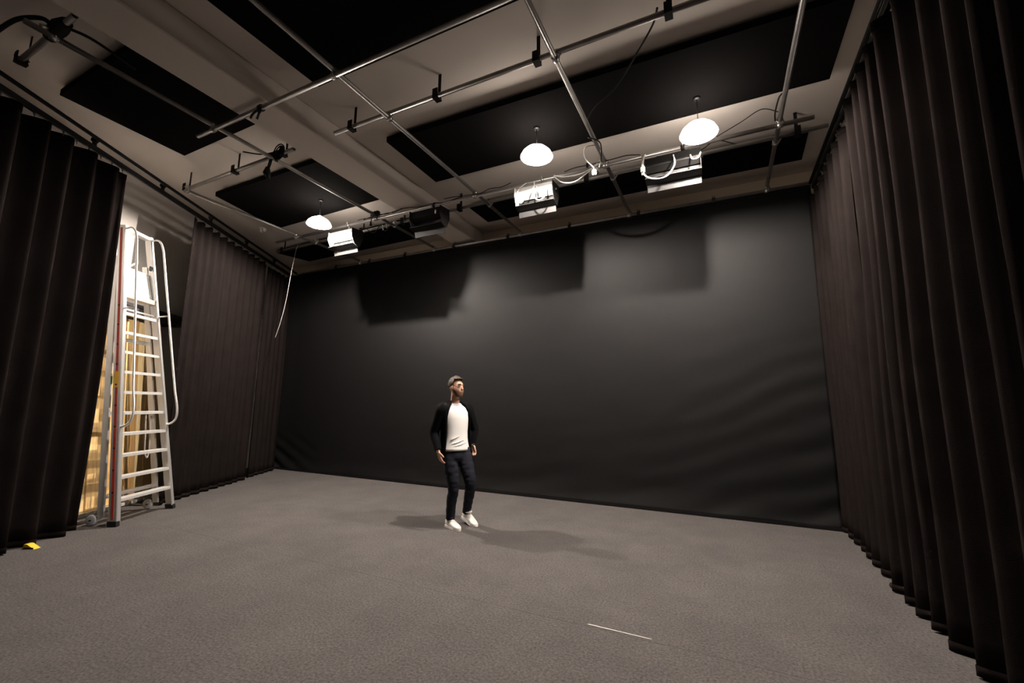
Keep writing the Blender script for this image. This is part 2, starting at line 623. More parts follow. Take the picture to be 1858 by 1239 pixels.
pl0, pl1 = LP(-4.3, .03, Z_LOW), LP(5.42, .03, Z_LOW)
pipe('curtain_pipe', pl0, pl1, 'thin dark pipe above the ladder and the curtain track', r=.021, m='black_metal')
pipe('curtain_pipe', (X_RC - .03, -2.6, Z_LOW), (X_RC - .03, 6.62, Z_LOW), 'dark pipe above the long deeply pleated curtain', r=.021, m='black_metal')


# curtain tracks with gliders
def track(P0, P1, label, gl):
    P0, P1 = V(P0), V(P1)
    d = (P1 - P0)
    L = d.length
    e = empty('curtain_track', P0, math.atan2(d.y, d.x), label=label, cat='curtain track')
    MB().box((L / 2, 0, 0), (L, .045, .062), ch=.008).build('rail', 'black_metal', e)
    k = 0.35
    while k < L:
        MB().box((k, 0, .06), (.03, .03, .07)).tube([(k - .02, 0, .098), (k + .02, 0, .098)], .032, 12).build(
            'pipe_hanger', 'black_metal', e)
        k += 1.05
    s0 = MB().box((0, 0, -.012), (.012, .014, .024)).tube([(0, 0, -.02), (.004, 0, -.05)], .004, 6)
    me = s0.mesh('glider')
    me.materials.append(MATS['glider_grey'])
    for a, b, st in gl:
        k = a
        while k < b:
            o = bpy.data.objects.new('glider', me)
            COL.objects.link(o)
            o.parent = e
            o.location = (k, 0, -.028)
            k += st
    return e


track(LP(-4.3, .0, 4.345), LP(5.42, .0, 4.345), 'black curtain track above the ladder and left curtains',
      [(3.3, 5.0, .15), (6.3, 8.5, .19), (8.65, 9.6, .2)])
track((X_RC, 6.62, 4.395), (X_RC, -2.6, 4.395), 'black curtain track above the right curtains', [(.1, 1.7, .2), (2.0, 4.0, .25)])


# ------------------------------------------------------------------ couplers
def coupler_meshes():
    m = MB()
    m.tube([(0, -.026, 0), (0, .026, 0)], PR + .009, 12)
    a = m.mesh('collar')
    m = MB()
    m.tube([(-.026, 0, .05), (.026, 0, .05)], PR + .009, 12)
    b = m.mesh('collar')
    m = MB()
    m.tube([(.030, 0, -.012), (.048, 0, .030)], .007, 8)
    m.tube([(.048, 0, .022), (.056, 0, .042)], .012, 6)
    c = m.mesh('bolt')
    for q in (a, b, c):
        q.materials.append(MATS['coupler_steel'])
    return a, b, c


CM = coupler_meshes()


def coupler(x, y, below, label):
    e = empty('pipe_coupler', (x, y, Z_MID), label=label, cat='pipe coupler', group='steel pipe couplers')
    if below:
        e.rotation_euler = (PI, 0, 0)
    for me, nm in zip(CM, ('collar', 'collar', 'bolt')):
        o = bpy.data.objects.new(nm, me)
        COL.objects.link(o)
        o.parent = e
    return e


LAT = [('the low cross pipe nearest the viewer', 2.50, True, [1, 2]),
       ('the upper cross pipe with the hangers', 3.235, False, [0, 1, 2, 3]),
       ('the low cross pipe with the floodlights', 5.055, True, [0, 1, 2, 3, 4]),
       ('the upper cross pipe behind the floodlights', 5.49, False, [0, 1, 2, 3, 4]),
       ('the backdrop top pipe', 6.63, True, [0, 1, 2, 3, 4])]
PW = ['leftmost', 'second from left', 'third from left', 'fourth from left', 'rightmost']
for nm, y, below, idx in LAT:
    for i in idx:
        coupler(PX[i], y, below, 'steel coupler, %s long pipe on %s' % (PW[i], nm))
coupler(-4.955, 1.21, False, 'dark steel coupler on the short cross pipe in the top left corner')


# ------------------------------------------------------------------ hangers
def hanger_meshes():
    s = MB().box((0, .036, (CEIL - Z_UP) / 2 - .02), (.034, .006, CEIL - Z_UP + .04)).mesh('strap')
    u = MB()
    u.box((0, 0, -.036), (.062, .085, .012))
    u.box((0, -.037, .010), (.062, .010, .10))
    u.box((0, .030, -.005), (.062, .008, .07))
    u = u.mesh('saddle')
    b = MB().tube([(0, -.05, .015), (0, .05, .015)], .007, 6).mesh('bolt')
    for q in (s, u, b):
        q.materials.append(MATS['black_metal'])
    return s, u, b


HM = hanger_meshes()


def hanger(x, y, label, g):
    e = empty('pipe_hanger', (x, y, Z_UP), label=label, cat='hanger', group=g)
    for me, nm in zip(HM, ('strap', 'saddle', 'bolt')):
        o = bpy.data.objects.new(nm, me)
        COL.objects.link(o)
        o.parent = e
    return e


xs = [-6.93, -5.78, -4.80, -3.62, -2.45, -1.35, -0.22]
for i, x in enumerate(xs):
    hanger(x, 3.245 if x < -4 else 3.23, 'black strap hanger on the upper cross pipe, %s from the left' % ORD[i],
           'strap hangers on the upper cross pipes')
xs = [-8.0, -5.76, -4.79, -3.62, -1.53, -0.26, 0.93]
for i, x in enumerate(xs):
    y = 5.60 - (x + 8.2) / 3.6 * .10 if x < -4.5 else 5.48 - (x + 4.07) / 5.29 * .03
    hanger(x, y, 'black strap hanger behind the floodlights, %s from the left' % ORD[i], 'strap hangers behind the floodlights')
hanger(-5.66, 1.21, 'black strap hanger on the dim pipe in the top left corner', 'strap hangers on the upper cross pipes')


# ------------------------------------------------------------------ clips on the backdrop pipe
def clip(x, label):
    e = empty('spring_clip', (x, 6.63, Z_LOW), label=label, cat='clip', group='black clips along the backdrop pipe')
    MB().tube([(-.022, 0, 0), (.022, 0, 0)], PR + .010, 12).build('jaw', 'black_plastic', e)
    MB().box((0, -.034, -.028), (.05, .016, .05)).build('lever', 'black_plastic', e)
    for x_, y_ in ((-.012, -.022), (.014, -.01)):
        MB().box((x_, y_, .042), (.010, .012, .03)).build('thumb_tab', 'black_plastic', e)


for i, x in enumerate([-7.6, -6.62, -5.66, -4.48, -3.32, -2.16, -1.03, 0.04]):
    clip(x, 'small black clip on the backdrop pipe, %s from the left' % ORD[i])

# black spring clamp hanging on the near cross pipe
e = empty('spring_clamp', (-4.13, 2.50, Z_LOW), label='black spring clamp with two handles gripping the near cross pipe',
          cat='clamp')
MB().tube([(-.02, 0, 0), (.02, 0, 0)], PR + .012, 12).build('jaw', 'black_plastic', e)
MB().tube(spline([(0, -.02, -.03), (-.05, -.04, -.07), (-.075, -.05, -.125)], 5), [.011] * 10 + [.013], 8).build('handle', 'black_plastic', e)
MB().tube(spline([(0, .0, -.03), (.025, -.03, -.09), (.055, -.06, -.17)], 5), [.011] * 10 + [.013], 8).build('handle', 'black_plastic', e)
MB().tube([(V((.03, -.03, -.055)) + V((math.cos(a) * .022, 0, math.sin(a) * .028))) for a in
           [2 * PI * k / 12 for k in range(12)]], .005, 6, closed=True).build('spring', 'black_metal', e)


# ------------------------------------------------------------------ pendant dish lamps
def pendant(c, label, k):
    c = V(c)
    e = empty('pendant_lamp', c, label=label, cat='lamp', group='bright pendant lamps under the ceiling panels')
    R0 = 0.185
    prof_in = [(.024, .098), (.07, .088), (.12, .062), (.16, .022), (R0, -.022)]
    prof_out = [(R0, -.022), (R0 + .005, -.020), (.166, .029), (.125, .070), (.072, .098), (.03, .11), (.026, .13), (.0005, .13)]
    MB().lathe(prof_in, 28).build('reflector', 'reflector_white', e)
    MB().lathe(prof_out, 28).build('fill_shell', 'fill_glow', e)  # outer shell made to glow, added as fill light for the ceiling
    MB().ball((0, 0, .006), (.027, .027, .028), 14, 10).build('bulb', 'bulb_glow_%d' % k, e)
    MB().lathe([(.0005, .10), (.022, .10), (.022, .045), (.012, .033), (.0005, .033)], 14).build('socket', 'white_enamel', e)
    MB().tube([(0, 0, .12), (0, 0, 4.715 - c.z)], .0045, 6).build('cord', 'black_rubber', e)
    MB().lathe([(.0005, 4.70 - c.z), (.035, 4.70 - c.z), (.04, 4.719 - c.z), (.0005, 4.719 - c.z)], 14).build('ceiling_rose', 'black_plastic', e)
    return e


pendant((-5.71, 4.57, 4.32), 'smallest glowing pendant lamp, beside the small white floodlight', 0)
pendant((-1.815, 4.34, 4.365), 'glowing pendant lamp in the middle, just above the white floodlight with cable loops', 1)
pendant((-0.075, 4.60, 4.32), 'largest glowing pendant lamp, above the black floodlight with silver flap', 2)


# ------------------------------------------------------------------ floodlights
def flood(x, wd, zt, label, hm, fm, cord=None, extra=0.0):
    y = 5.055
    e = empty('floodlight', (x, y, zt), label=label, cat='floodlight', group='box floodlights hanging from the cross pipe')
    h = wd / 2
    # upper housing, a bevelled box facing the room
    body = MB()
    prof = [(-.07, -.02), (-.075, -.13), (.01, -.17), (.15, -.13), (.15, -.03), (.06, .0)]
    n = len(prof)
    vs = [(-h, a, b) for a, b in prof] + [(h, a, b) for a, b in prof]
    fs = [tuple(range(n)), tuple(range(2 * n - 1, n - 1, -1))] + [(i, i + n, (i + 1) % n + n, (i + 1) % n) for i in range(n)]
    body.add(vs, fs)
    body.build('housing', hm, e)
    # end cheeks
    for s in (-1, 1):
        ch = MB()
        pr = [(-.085, -.01), (-.085, -.14), (-.02, -.26), (.10, -.30), (.17, -.14), (.16, .01)]
        vs = [(s * h, a, b) for a, b in pr] + [(s * (h + .008), a, b) for a, b in pr]
        n = len(pr)
        fs = [tuple(range(n)), tuple(range(2 * n - 1, n - 1, -1))] + [(i, i + n, (i + 1) % n + n, (i + 1) % n) for i in range(n)]
        ch.add(vs, fs)
        ch.build('end_plate', hm if s < 0 else 'black_metal', e)
        MB().tube([(s * (h + .008), .03, -.09), (s * (h + .03), .03, -.09)], .018, 8).build('knob', 'black_plastic', e)
    # dark lamp opening and lower flap
    MB().box((0, .055, -.225), (wd - .004, .012, .21), Matrix.Rotation(math.radians(12), 3, 'X')).build('reflector_back', 'black_metal', e)
    MB().box((0, .00, -.282), (wd + .02, .13, .006), Matrix.Rotation(math.radians(-14), 3, 'X')).build('flap', fm, e)
    MB().box((0, .065, -.335), (wd + .0, .006, .095), Matrix.Rotation(math.radians(14), 3, 'X')).build('flap', fm, e)
    # yoke and hook
    MB().box((-h * .55, .02, .012), (.03, .006, .05)).box((h * .55, .02, .012), (.03, .006, .05)).box(
        (0, .02, .028), (wd * .62, .022, .006)).build('yoke', 'silver_sheet' if hm != 'black_metal' else 'black_metal', e)
    dz = Z_LOW - zt
    MB().tube([(h * .4 - .02, 0, dz), (h * .4 + .02, 0, dz)], PR + .011, 12).box((h * .4, .012, dz / 2 + .0), (.03, .02, max(dz, .02))).build(
        'hook_clamp', 'coupler_steel' if hm != 'black_metal' else 'black_metal', e)
    MB().tube([(h * .4, -.03, dz), (h * .4, -.055, dz + .05)], .007, 6).build('wing_bolt', 'coupler_steel', e)
    if cord:
        for pts in cord:
            MB().tube(spline(pts, 8), .0075, 7).build('power_cord', 'white_cable', e)
    return e


flood(-5.68, .54, 4.37, 'white floodlight box on the cross pipe just right of the leftmost lamp', 'white_enamel', 'silver_sheet',
      [[(-.2, -.09, -.12), (-.2, -.12, -.22), (-.14, -.12, -.23), (-.11, -.09, -.13)],
       [(.05, -.09, -.12), (.1, -.12, -.2), (.16, -.12, -.19), (.2, -.09, -.1)]])
flood(-2.13, .54, 4.40, 'brightly lit white floodlight with white cable loops under the middle lamp', 'white_enamel', 'silver_sheet',
      [[(-.12, -.04, .05), (-.2, -.11, -.06), (-.23, -.13, -.2), (-.16, -.13, -.27), (-.11, -.11, -.2), (-.11, -.08, -.14)],
       [(.0, -.05, .04), (.02, -.1, -.06), (-.03, -.12, -.16), (-.08, -.12, -.23), (-.10, -.1, -.16)],
       [(.06, -.09, -.10), (.04, -.13, -.22), (.11, -.14, -.29), (.18, -.13, -.25), (.2, -.1, -.14), (.21, -.08, -.08)],
       [(.05, -.09, -.06), (.1, -.12, -.17), (.17, -.11, -.18), (.21, -.09, -.12)]])
flood(-.38, .60, 4.40, 'black floodlight with a silver lower flap under the rightmost lamp', 'black_metal', 'silver_sheet',
      [[(.02, -.1, -.06), (.03, -.13, -.2), (-.06, -.15, -.33), (-.2, -.15, -.33), (-.31, -.14, -.24), (-.33, -.1, -.05), (-.3, -.04, .06)],
       [(.2, -.09, -.1), (.22, -.12, -.17), (.28, -.12, -.17), (.31, -.1, -.1)]])
flood(-3.92, .56, 4.41, 'all black floodlight with a small white spot, between the beam and the second lamp', 'black_metal', 'black_metal')
MB().ball((0, 0, 0), (.014, .008, .035), 10, 8).build('white_spot', 'white_enamel', bpy.data.objects['floodlight.003'],
                                                     loc=(.20, -.082, -.10))  # small white oval on the housing front

# ------------------------------------------------------------------ cables
def cable(pts, r, m, label, n=8, name='cable', cat='cable', group=None, seg=7):
    p0 = V(pts[0])
    pl = [V(p) - p0 for p in spline(pts, n)]
    return MB().tube(pl, r, seg).build(name, m, label=label, cat=cat, group=group, loc=p0)


def truss_run(x0, x1, seed, amp, y=5.055, z=Z_LOW, step=.16):
    pts = []
    x = x0
    k = 0
    while x < x1:
        pts.append((x, y - .036 + .012 * math.sin(k * 1.7 + seed) - .02 * (k % 2),
                    z + .030 + amp * noise.noise(V((x * 1.5, seed, 0))) + .008 * math.sin(k * 2.1 + seed)))
        x += step
        k += 1
    return pts


GCB = 'cables tied along the floodlight pipe'
cable(truss_run(-5.35, -4.3, 1, .05), .006, 'black_rubber', 'thin black cable along the floodlight pipe left of the beam', group=GCB, n=4)
cable(truss_run(-5.2, -3.2, 2.3, .08, y=5.075), .006, 'black_rubber', 'slack black cable along the floodlight pipe crossing under the beam', group=GCB, n=4)
cable(truss_run(-3.6, -2.4, 3.3, .06), .0055, 'black_rubber', 'thin black cable along the floodlight pipe right of the beam', group=GCB, n=4)
cable(truss_run(-1.7, -.65, 4.3, .05), .006, 'black_rubber', 'black cable on the floodlight pipe between the two right lamps', group=GCB, n=4)
cable([(-5.40, 5.25, 4.46), (-5.25, 5.3, 4.36), (-5.1, 5.3, 4.47), (-4.98, 5.3, 4.35), (-4.85, 5.3, 4.45), (-4.7, 5.25, 4.38), (-4.45, 5.2, 4.42),
       (-4.2, 5.12, 4.44)], .007, 'black_rubber', 'looping black cable hanging between the two cross pipes left of the beam', group=GCB)
cable([(-1.85, 5.02, 4.47), (-1.7, 4.99, 4.40), (-1.5, 4.99, 4.385), (-1.33, 5.0, 4.44), (-1.2, 5.02, 4.55)], .007, 'white_cable',
      'white cable sagging right of the middle floodlight, upper of two', group=GCB)
cable([(-1.85, 5.02, 4.46), (-1.72, 4.97, 4.32), (-1.55, 4.97, 4.29), (-1.38, 4.98, 4.38), (-1.2, 5.02, 4.52)], .007, 'white_cable',
      'white cable sagging right of the middle floodlight, lower of two', group=GCB)
cable([(-.30, 3.20, 4.60), (-.36, 3.38, 4.63), (-.56, 3.67, 4.64), (-.80, 3.95, 4.62), (-1.05, 4.12, 4.60), (-1.165, 4.22, 4.545)], .009, 'black_rubber',
      'black cable drooping from the upper cross pipe below the large panel')
cable([(.70, 4.98, 4.57), (.55, 5.0, 4.66), (.35, 5.05, 4.60), (.1, 5.06, 4.50)], .005, 'black_rubber',
      'thin black wire rising from the rightmost lamp to the rightmost long pipe')
cable([(.715, 4.62, 4.545), (.68, 4.72, 4.56), (.66, 4.9, 4.52), (.67, 5.02, 4.50)], .008, 'black_rubber',
      'short black cable twisted round the rightmost long pipe')
cable([(.3, 5.42, 4.57), (.1, 5.40, 4.66), (-.05, 5.42, 4.60), (-.2, 5.40, 4.55)], .006, 'black_rubber',
      'thin curved black wire on the upper pipe right of the rightmost lamp')
cable([(-7.42, 5.50, 4.585), (-7.44, 5.47, 4.4), (-7.50, 5.46, 3.98), (-7.60, 5.47, 3.40), (-7.72, 5.48, 3.0), (-7.86, 5.50, 2.72)], .0042, 'webbing',
      'long pale cord hanging down in front of the left corner curtains', name='hanging_cord', cat='cord')
cable([(-6.3, .85, 4.50), (-5.9, .95, 4.52), (-5.55, 1.0, 4.60), (-5.25, 1.05, 4.66), (-5.02, 1.13, 4.65), (-4.95, 1.18, 4.60)], .018, 'black_rubber',
      'thick black cable curling round the pipe in the top left corner', seg=9)
cable([(-4.93, 1.2, 4.62), (-4.92, 1.4, 4.66), (-4.95, 1.62, 4.66), (-5.0, 1.78, 4.67)], .013, 'black_rubber',
      'straight black cable running from the top left junction to the square panel')


# black junction bundle top left
e = empty('cable_junction', (-4.90, 1.21, 4.56), label='black taped cable junction on the dim pipe in the top left corner', cat='cable junction')
MB().tube([(-.16, 0, 0), (.02, 0, .01), (.16, 0, 0)], [.05, .065, .042], 10).build('tape_wrap', 'black_rubber', e)
MB().tube([(0, -.06, -.03), (.0, -.10, -.05)], .018, 8).build('eye_bolt', 'coupler_steel', e)


# cable bundle with hanging connectors on the short cross pipe
e = empty('cable_bundle', (-4.86, 3.24, 4.55), label='black cable bundle with a hanging connector left of the beam', cat='cable bundle')
for k in range(4):
    r0 = .05 + .018 * k
    pts = [(0.07 + .04 * math.cos(a) * (1 + .5 * k), -.03 - .012 * k, -.02 + r0 * math.sin(a)) for a in
           [2 * PI * j / 14 for j in range(14)]]
    MB().tube(pts, .008, 6, closed=True).build('cable_loop', 'black_rubber', e)
MB().box((-.03, -.02, .0), (.10, .08, .09), ch=.02).build('tape_wrap', 'black_rubber', e)
MB().box((-.12, -.03, -.01), (.07, .07, .10), ch=.02).build('tape_wrap', 'black_rubber', e)
MB().tube(spline([(-.12, -.04, -.02), (-.13, -.05, -.12), (-.14, -.06, -.2)], 4), .009, 7).build('drop_cable', 'black_rubber', e)
MB().tube(
    spline([(-.10, -.04, -.02), (-.09, -.05, -.12), (-.11, -.06, -.2)], 4), .009, 7).build('drop_cable', 'black_rubber', e)
MB().tube([(-.135, -.06, -.17), (-.15, -.065, -.24), (-.13, -.06, -.29)], [.02, .034, .02], 8).build('connector', 'black_plastic', e)
MB().tube(
    [(-.105, -.06, -.2), (-.10, -.065, -.28), (-.09, -.06, -.34)], [.018, .028, .02], 8).build('connector', 'black_plastic', e)
MB().tube(spline([(-.02, -.02, .04), (-.2, -.1, .0), (-.35, -.25, -.01)], 6), .008, 6).build('lead', 'black_rubber', e)
MB().tube([(.015, -.05, .02), (.015, -.05, -.12)], .02, 8).build('strap_tail', 'black_rubber', e)

# connector bundle hanging from the fourth pipe
e = empty('cable_bundle', (-1.175, 4.72, 4.51), label='coiled cable with pale connectors hanging from the fourth long pipe', cat='cable bundle')
MB().tube(spline([(0, -.03, .02), (-.13, -.1, -.02), (-.14, -.08, -.14), (-.05, -.04, -.26), (-.03, -.02, -.30)], 6), .007, 6).build('cable_loop', 'white_cable', e)
MB().tube(spline([(0, -.02, .03), (-.06, -.2, .02), (-.03, -.26, -.02), (.06, -.14, -.04), (.03, .0, -.18)], 6), .008, 6).build('cable_loop', 'black_rubber', e)
MB().tube(spline([(.02, .02, -.02), (.02, .06, -.1), (-.0, .02, -.24)], 6), .006, 6).build('cable_loop', 'white_cable', e)
MB().box((-.02, -.02, -.30), (.07, .05, .08), ch=.012).build('connector', 'black_plastic', e)
MB().box((-.04, -.05, -.33), (.05, .04, .07), ch=.01).build('connector', 'white_cable', e)

# taped clamp bundle on the floodlight pipe at the second pipe
e = empty('cable_bundle', (-4.955, 5.03, 4.47), label='tangled black cables on the floodlight pipe at the second long pipe', cat='cable bundle')
MB().box((.02, -.03, .055), (.18, .06, .07), ch=.02).build('tape_wrap', 'black_rubber', e)
for k in range(3):
    MB().tube([(0.05 * k - .03 + .03 * math.cos(a), -.05, .03 + .055 * math.sin(a)) for a in [2 * PI * j / 12 for j in range(12)]],
              .007, 6, closed=True).build('cable_loop', 'black_rubber', e)
MB().tube([(-.06, -.03, 0), (-.06, -.04, -.11)], [.008, .008], 6).tube([(-.06, -.04, -.08), (-.06, -.04, -.14)], [.012, .026], 8).build(
    'connector', 'black_plastic', e)
for k_ in (0, .075):
    MB().tube([(.06 + k_, .1, -.10 + k_ * .3), (.08 + k_, .1, -.19 + k_ * .3)], .007, 6).build('pale_tail', 'white_cable', e)

# green plug dangling beside the right floodlight
e = empty('cable_plug', (-.70, 4.92, 4.30), label='pale green plug dangling beside the right black floodlight', cat='plug')
MB().tube([(0, 0, -.02), (0, 0, -.06), (0, 0, -.11)], [.012, .026, .024], 8).build('plug_body', 'green_plug', e)
for s in (-1, 1):
    MB().tube([(s * .012, 0, -.11), (s * .012, 0, -.15)], .005, 6).build('pin', 'coupler_steel', e)
MB().tube(spline([(0, 0, -.02), (.01, .02, .06), (.02, .10, .16)], 6), .007, 6).build('cord', 'white_cable', e)

# small white twin fitting on the ceiling
e = empty('ceiling_sensor', (-7.92, 5.08, CEIL), label='small white twin fitting on the ceiling in the left corner', cat='sensor')
MB().lathe([(.0005, 0), (.07, 0), (.07, -.012), (.06, -.018), (.0005, -.018)], 18).build('base', 'white_enamel', e)
for s in (-1, 1):
    MB().lathe([(.03, -.015), (.034, -.045), (.026, -.07), (.0005, -.075)], 14, Matrix.Translation((s * .05, s * .0, 0)).to_3x3()).build(
        'head', 'white_enamel', e, loc=(s * .045, 0, 0))

# ------------------------------------------------------------------ ladder
FZ = 3.79


def rail_t(side, z):
    return (.93 + .23 * z / FZ) if side < 0 else (1.84 - .23 * z / FZ)


def rail_n(z):
    return .26 - .60 * z / FZ


ROOT = LP(1.385, .2)
lad = empty('platform_ladder', ROOT, math.atan2(DL.y, DL.x),
            label='tall aluminium platform ladder with red striped rail, standing by the left curtain gap', cat='ladder')
# in the local frame: x along the wall, y = -room normal... built with L()


def L(t, n, z):
    p = LP(t, n, z) - ROOT
    return V((p.dot(DL), p.dot(V((-DL.y, DL.x, 0))), z))


def quad_bar(p0, p1, wa, wb, ua, ub, mb=None):
    """rectangular bar from p0 to p1 with half widths along given axes"""
    mb = mb or MB()
    p0, p1, ua, ub = V(p0), V(p1), V(ua), V(ub)
    vs = []
    for p in (p0, p1):
        for a, b in ((-1, -1), (1, -1), (1, 1), (-1, 1)):
            vs.append(p + ua * (a * wa) + ub * (b * wb))
    fs = [(3, 2, 1, 0), (4, 5, 6, 7)] + [(i, (i + 1) % 4, (i + 1) % 4 + 4, i + 4) for i in range(4)]
    return mb.add(vs, fs)


UX = V((1, 0, 0))
UN = L(1, 1, 0) - L(1, 0, 0)
for s in (-1, 1):
    p0, p1 = L(rail_t(s, .05), rail_n(.05), .05), L(rail_t(s, FZ), rail_n(FZ), FZ)
    r = quad_bar(p0, p1, .016, .045, UX, UN).build('rail', 'aluminium', lad)
    # lipped edges
    quad_bar(p0 + UN * .045 - UX * s * .012, p1 + UN * .045 - UX * s * .012, .024, .006, UX, UN).build('edge_lip', 'aluminium', r)
    if s < 0:
        off = -UX * .0175
        a, b = L(rail_t(s, .08), rail_n(.08), .08), L(rail_t(s, FZ - .04), rail_n(FZ - .04), FZ - .04)
        quad_bar(a + off, b + off, .0016, .014, UX, UN).build('stripe', 'red_stripe', r, label='red stripe along the rail')
        z = .38
        while z < 2.7:
            c = L(rail_t(s, z), rail_n(z), z) - UX * .018
            MB().tube([c, c - UX * .006], .012, 8).build('rivet', 'black_plastic', r)
            z += .255
        c0, c1 = L(rail_t(s, 1.62), rail_n(1.62), 1.62), L(rail_t(s, 1.82), rail_n(1.82), 1.82)
        quad_bar(c0 - UX * .021, c1 - UX * .021, .0016, .024, UX, UN).build('warning_sticker', 'yellow_sticker', r)
    f0, f1 = L(rail_t(s, 0), rail_n(0), .002), L(rail_t(s, .06), rail_n(.06), .06)
    quad_bar(f0, f1, .026, .052, UX, UN).build('foot', 'black_rubber', lad, label='black rubber foot')
TZ = [.255 * k + .29 for k in range(10)]
for z in TZ:
    a, b = L(rail_t(-1, z) + .014, rail_n(z), z), L(rail_t(1, z) - .014, rail_n(z), z)
    t = quad_bar(a, b, .045, .013, UN, V((0, 0, 1))).build('tread', 'tread_alloy', lad)
    quad_bar(a + UN * .045 + V((0, 0, -.006)), b + UN * .045 + V((0, 0, -.006)), .004, .016, UN, V((0, 0, 1))).build('tread_nosing', 'tread_alloy', t)
# platform folded upright with ribs
z0, z1 = 2.87, 3.24
pa = quad_bar(L(rail_t(-1, z0) + .03, rail_n(z0) - .01, z0), L(rail_t(-1, z0) + .03, rail_n(z1) - .03, z1), 0.001, .001, UX, UN)
pl = MB()
q = [L(rail_t(-1, z0) + .03, rail_n(z0) - .01, z0), L(rail_t(1, z0) - .03, rail_n(z0) - .01, z0),
     L(rail_t(1, z1) - .03, rail_n(z1) - .03, z1), L(rail_t(-1, z1) + .03, rail_n(z1) - .03, z1)]
qq = [p - UN * .02 for p in q]
pl.add(q + qq, [(0, 1, 2, 3), (7, 6, 5, 4), (0, 4, 5, 1), (1, 5, 6, 2), (2, 6, 7, 3), (3, 7, 4, 0)])
plat = pl.build('platform', 'tread_alloy', lad, label='ribbed platform folded upright')
for k in range(15):
    f = (k + .5) / 15
    a = q[0].lerp(q[3], f) + UN * .004
    b = q[1].lerp(q[2], f) + UN * .004
    quad_bar(a, b, .004, .006, UN, V((0, 0, 1))).build('rib', 'tread_alloy', plat)
a, b = L(rail_t(-1, 2.83), rail_n(2.83), 2.83), L(rail_t(1, 2.83), rail_n(2.83), 2.83)
quad_bar(a, b, .05, .03, UN, V((0, 0, 1))).build('platform_beam', 'aluminium', lad)
a, b = L(rail_t(-1, FZ - .03), rail_n(FZ), FZ - .03), L(rail_t(1, FZ - .03), rail_n(FZ), FZ - .03)
quad_bar(a, b, .05, .02, UN, V((0, 0, 1))).build('top_plate', 'aluminium', lad)
c = L(rail_t(1, 3.3) - .06, rail_n(3.3) + .03, 3.32)
MB().box(c, (.05, .02, .07), ch=.01).build('hook', 'black_plastic', lad)
# guard rails
for s in (-1, 1):
    def H(n_off, z):
        return L(rail_t(s, z), rail_n(z) + n_off, z)
    pts = [H(.045, 3.74), H(.12, 3.755), H(.17, 3.70), H(.19, 3.58)]
    pts2 = [H(.19, 3.58 - k * .22) for k in range(1, 10)]
    pts3 = [H(.20, 1.36), H(.17, 1.22), H(.10, 1.155), H(.04, 1.14)]
    MB().tube(spline(pts, 6)[:-1] + [pts[-1]] + pts2 + spline([pts2[-1]] + pts3, 6)[1:], .0135, 10).build('guard_rail', 'aluminium', lad)
    MB().tube([H(.04, 2.64), H(.19, 2.66)], .011, 8).build('guard_stay', 'aluminium', lad)
MB().tube([L(rail_t(-1, 2.64), rail_n(2.64) + .02, 2.64), L(rail_t(1, 2.64), rail_n(2.64) + .02, 2.64)], .011, 8).build('guard_stay', 'aluminium', lad)
# rear frame folded close behind
RN = -.16


def RP(s, z):
    t = (.95 + .18 * z / 3.4) if s < 0 else (1.80 - .18 * z / 3.4)
    return L(t, rail_n(z) + RN * (1 - .55 * z / 3.4), z)


for s in (-1, 1):
    r = quad_bar(RP(s, .09), RP(s, 3.35), .013, .034, UX, UN).build('rear_rail', 'aluminium', lad)
    if s < 0:
        quad_bar(RP(s, 1.66) + UN * .036, RP(s, 1.76) + UN * .036, .013, .0015, UX, UN).build('sticker', 'green_sticker', r, label='small green sticker')
    hub = RP(s, .09) - UN * .10
    hub.z = .066
    MB().tube([RP(s, .12), hub], .011, 8).tube([hub - UX * .03, hub + UX * .03], .009, 8).build('wheel_bracket', 'black_metal', lad)
    wmb = MB()
    wmb.lathe([(.0005, -.016), (.045, -.016), (.062, -.012), (.064, 0), (.062, .012), (.045, .016), (.0005, .016)], 20, Matrix.Rotation(PI / 2, 3, 'Y'))
    wmb.build('wheel', 'grey_wheel', lad, loc=hub)
for z in (.32, 1.30, 2.25):
    quad_bar(RP(-1, z), RP(1, z), .018, .022, UN, V((0, 0, 1))).build('rear_rung', 'aluminium', lad)
a, b = RP(-1, 2.4), RP(1, 3.3)
quad_bar(RP(-1, 3.1) , RP(1, 3.7) - V((0, 0, .25)), .016, .004, V((0, 0, 1)), UN).build('brace', 'aluminium', lad)
# strap looped down from the rear rung
MB().tube(spline([RP(1, 1.30) - UX * .10, RP(1, 1.0) - UX * .13, RP(1, .78) - UX * .15, RP(1, .70) - UX * .12, RP(1, .78) - UX * .08,
                  RP(1, 1.0) - UX * .05, RP(1, 1.25) - UX * .02], 6), .009, 6).build('strap', 'webbing', lad)

# ------------------------------------------------------------------ timber stored in the alcove
rng = random.Random(3)
t = 1.12
i = 0
GT = 'timber boards leaning behind the ladder'
while t < 2.62:
    wd = rng.choice([.075, .085, .10, .125])
    th = rng.choice([.022, .028, .038])
    h = 2.57 + rng.uniform(-.05, .04)
    nb = -.50 - .03 * rng.random()
    lean = math.radians(4.5)
    sway = math.radians(-.5 - .9 * (t - 1.1))
    P = LP(t + wd / 2, nb, .055)
    e = MB()
    e.box((0, 0, h / 2), (wd, th, h), ch=.003)
    o = e.build('timber_board', 'timber_%d' % rng.choice([0, 0, 1, 2, 2, 3]), cat='board', group=GT, loc=P,
                label='upright pine board behind the ladder, %s from the left' % ORD[i])
    o.rotation_mode = 'XYZ'
    base = Matrix.Rotation(math.atan2(DL.y, DL.x), 4, 'Z')
    o.rotation_euler = (base @ Matrix.Rotation(sway, 4, 'Y') @ Matrix.Rotation(-lean, 4, 'X')).to_euler()
    t += wd + rng.choice([.006, .012, .022])
    i += 1
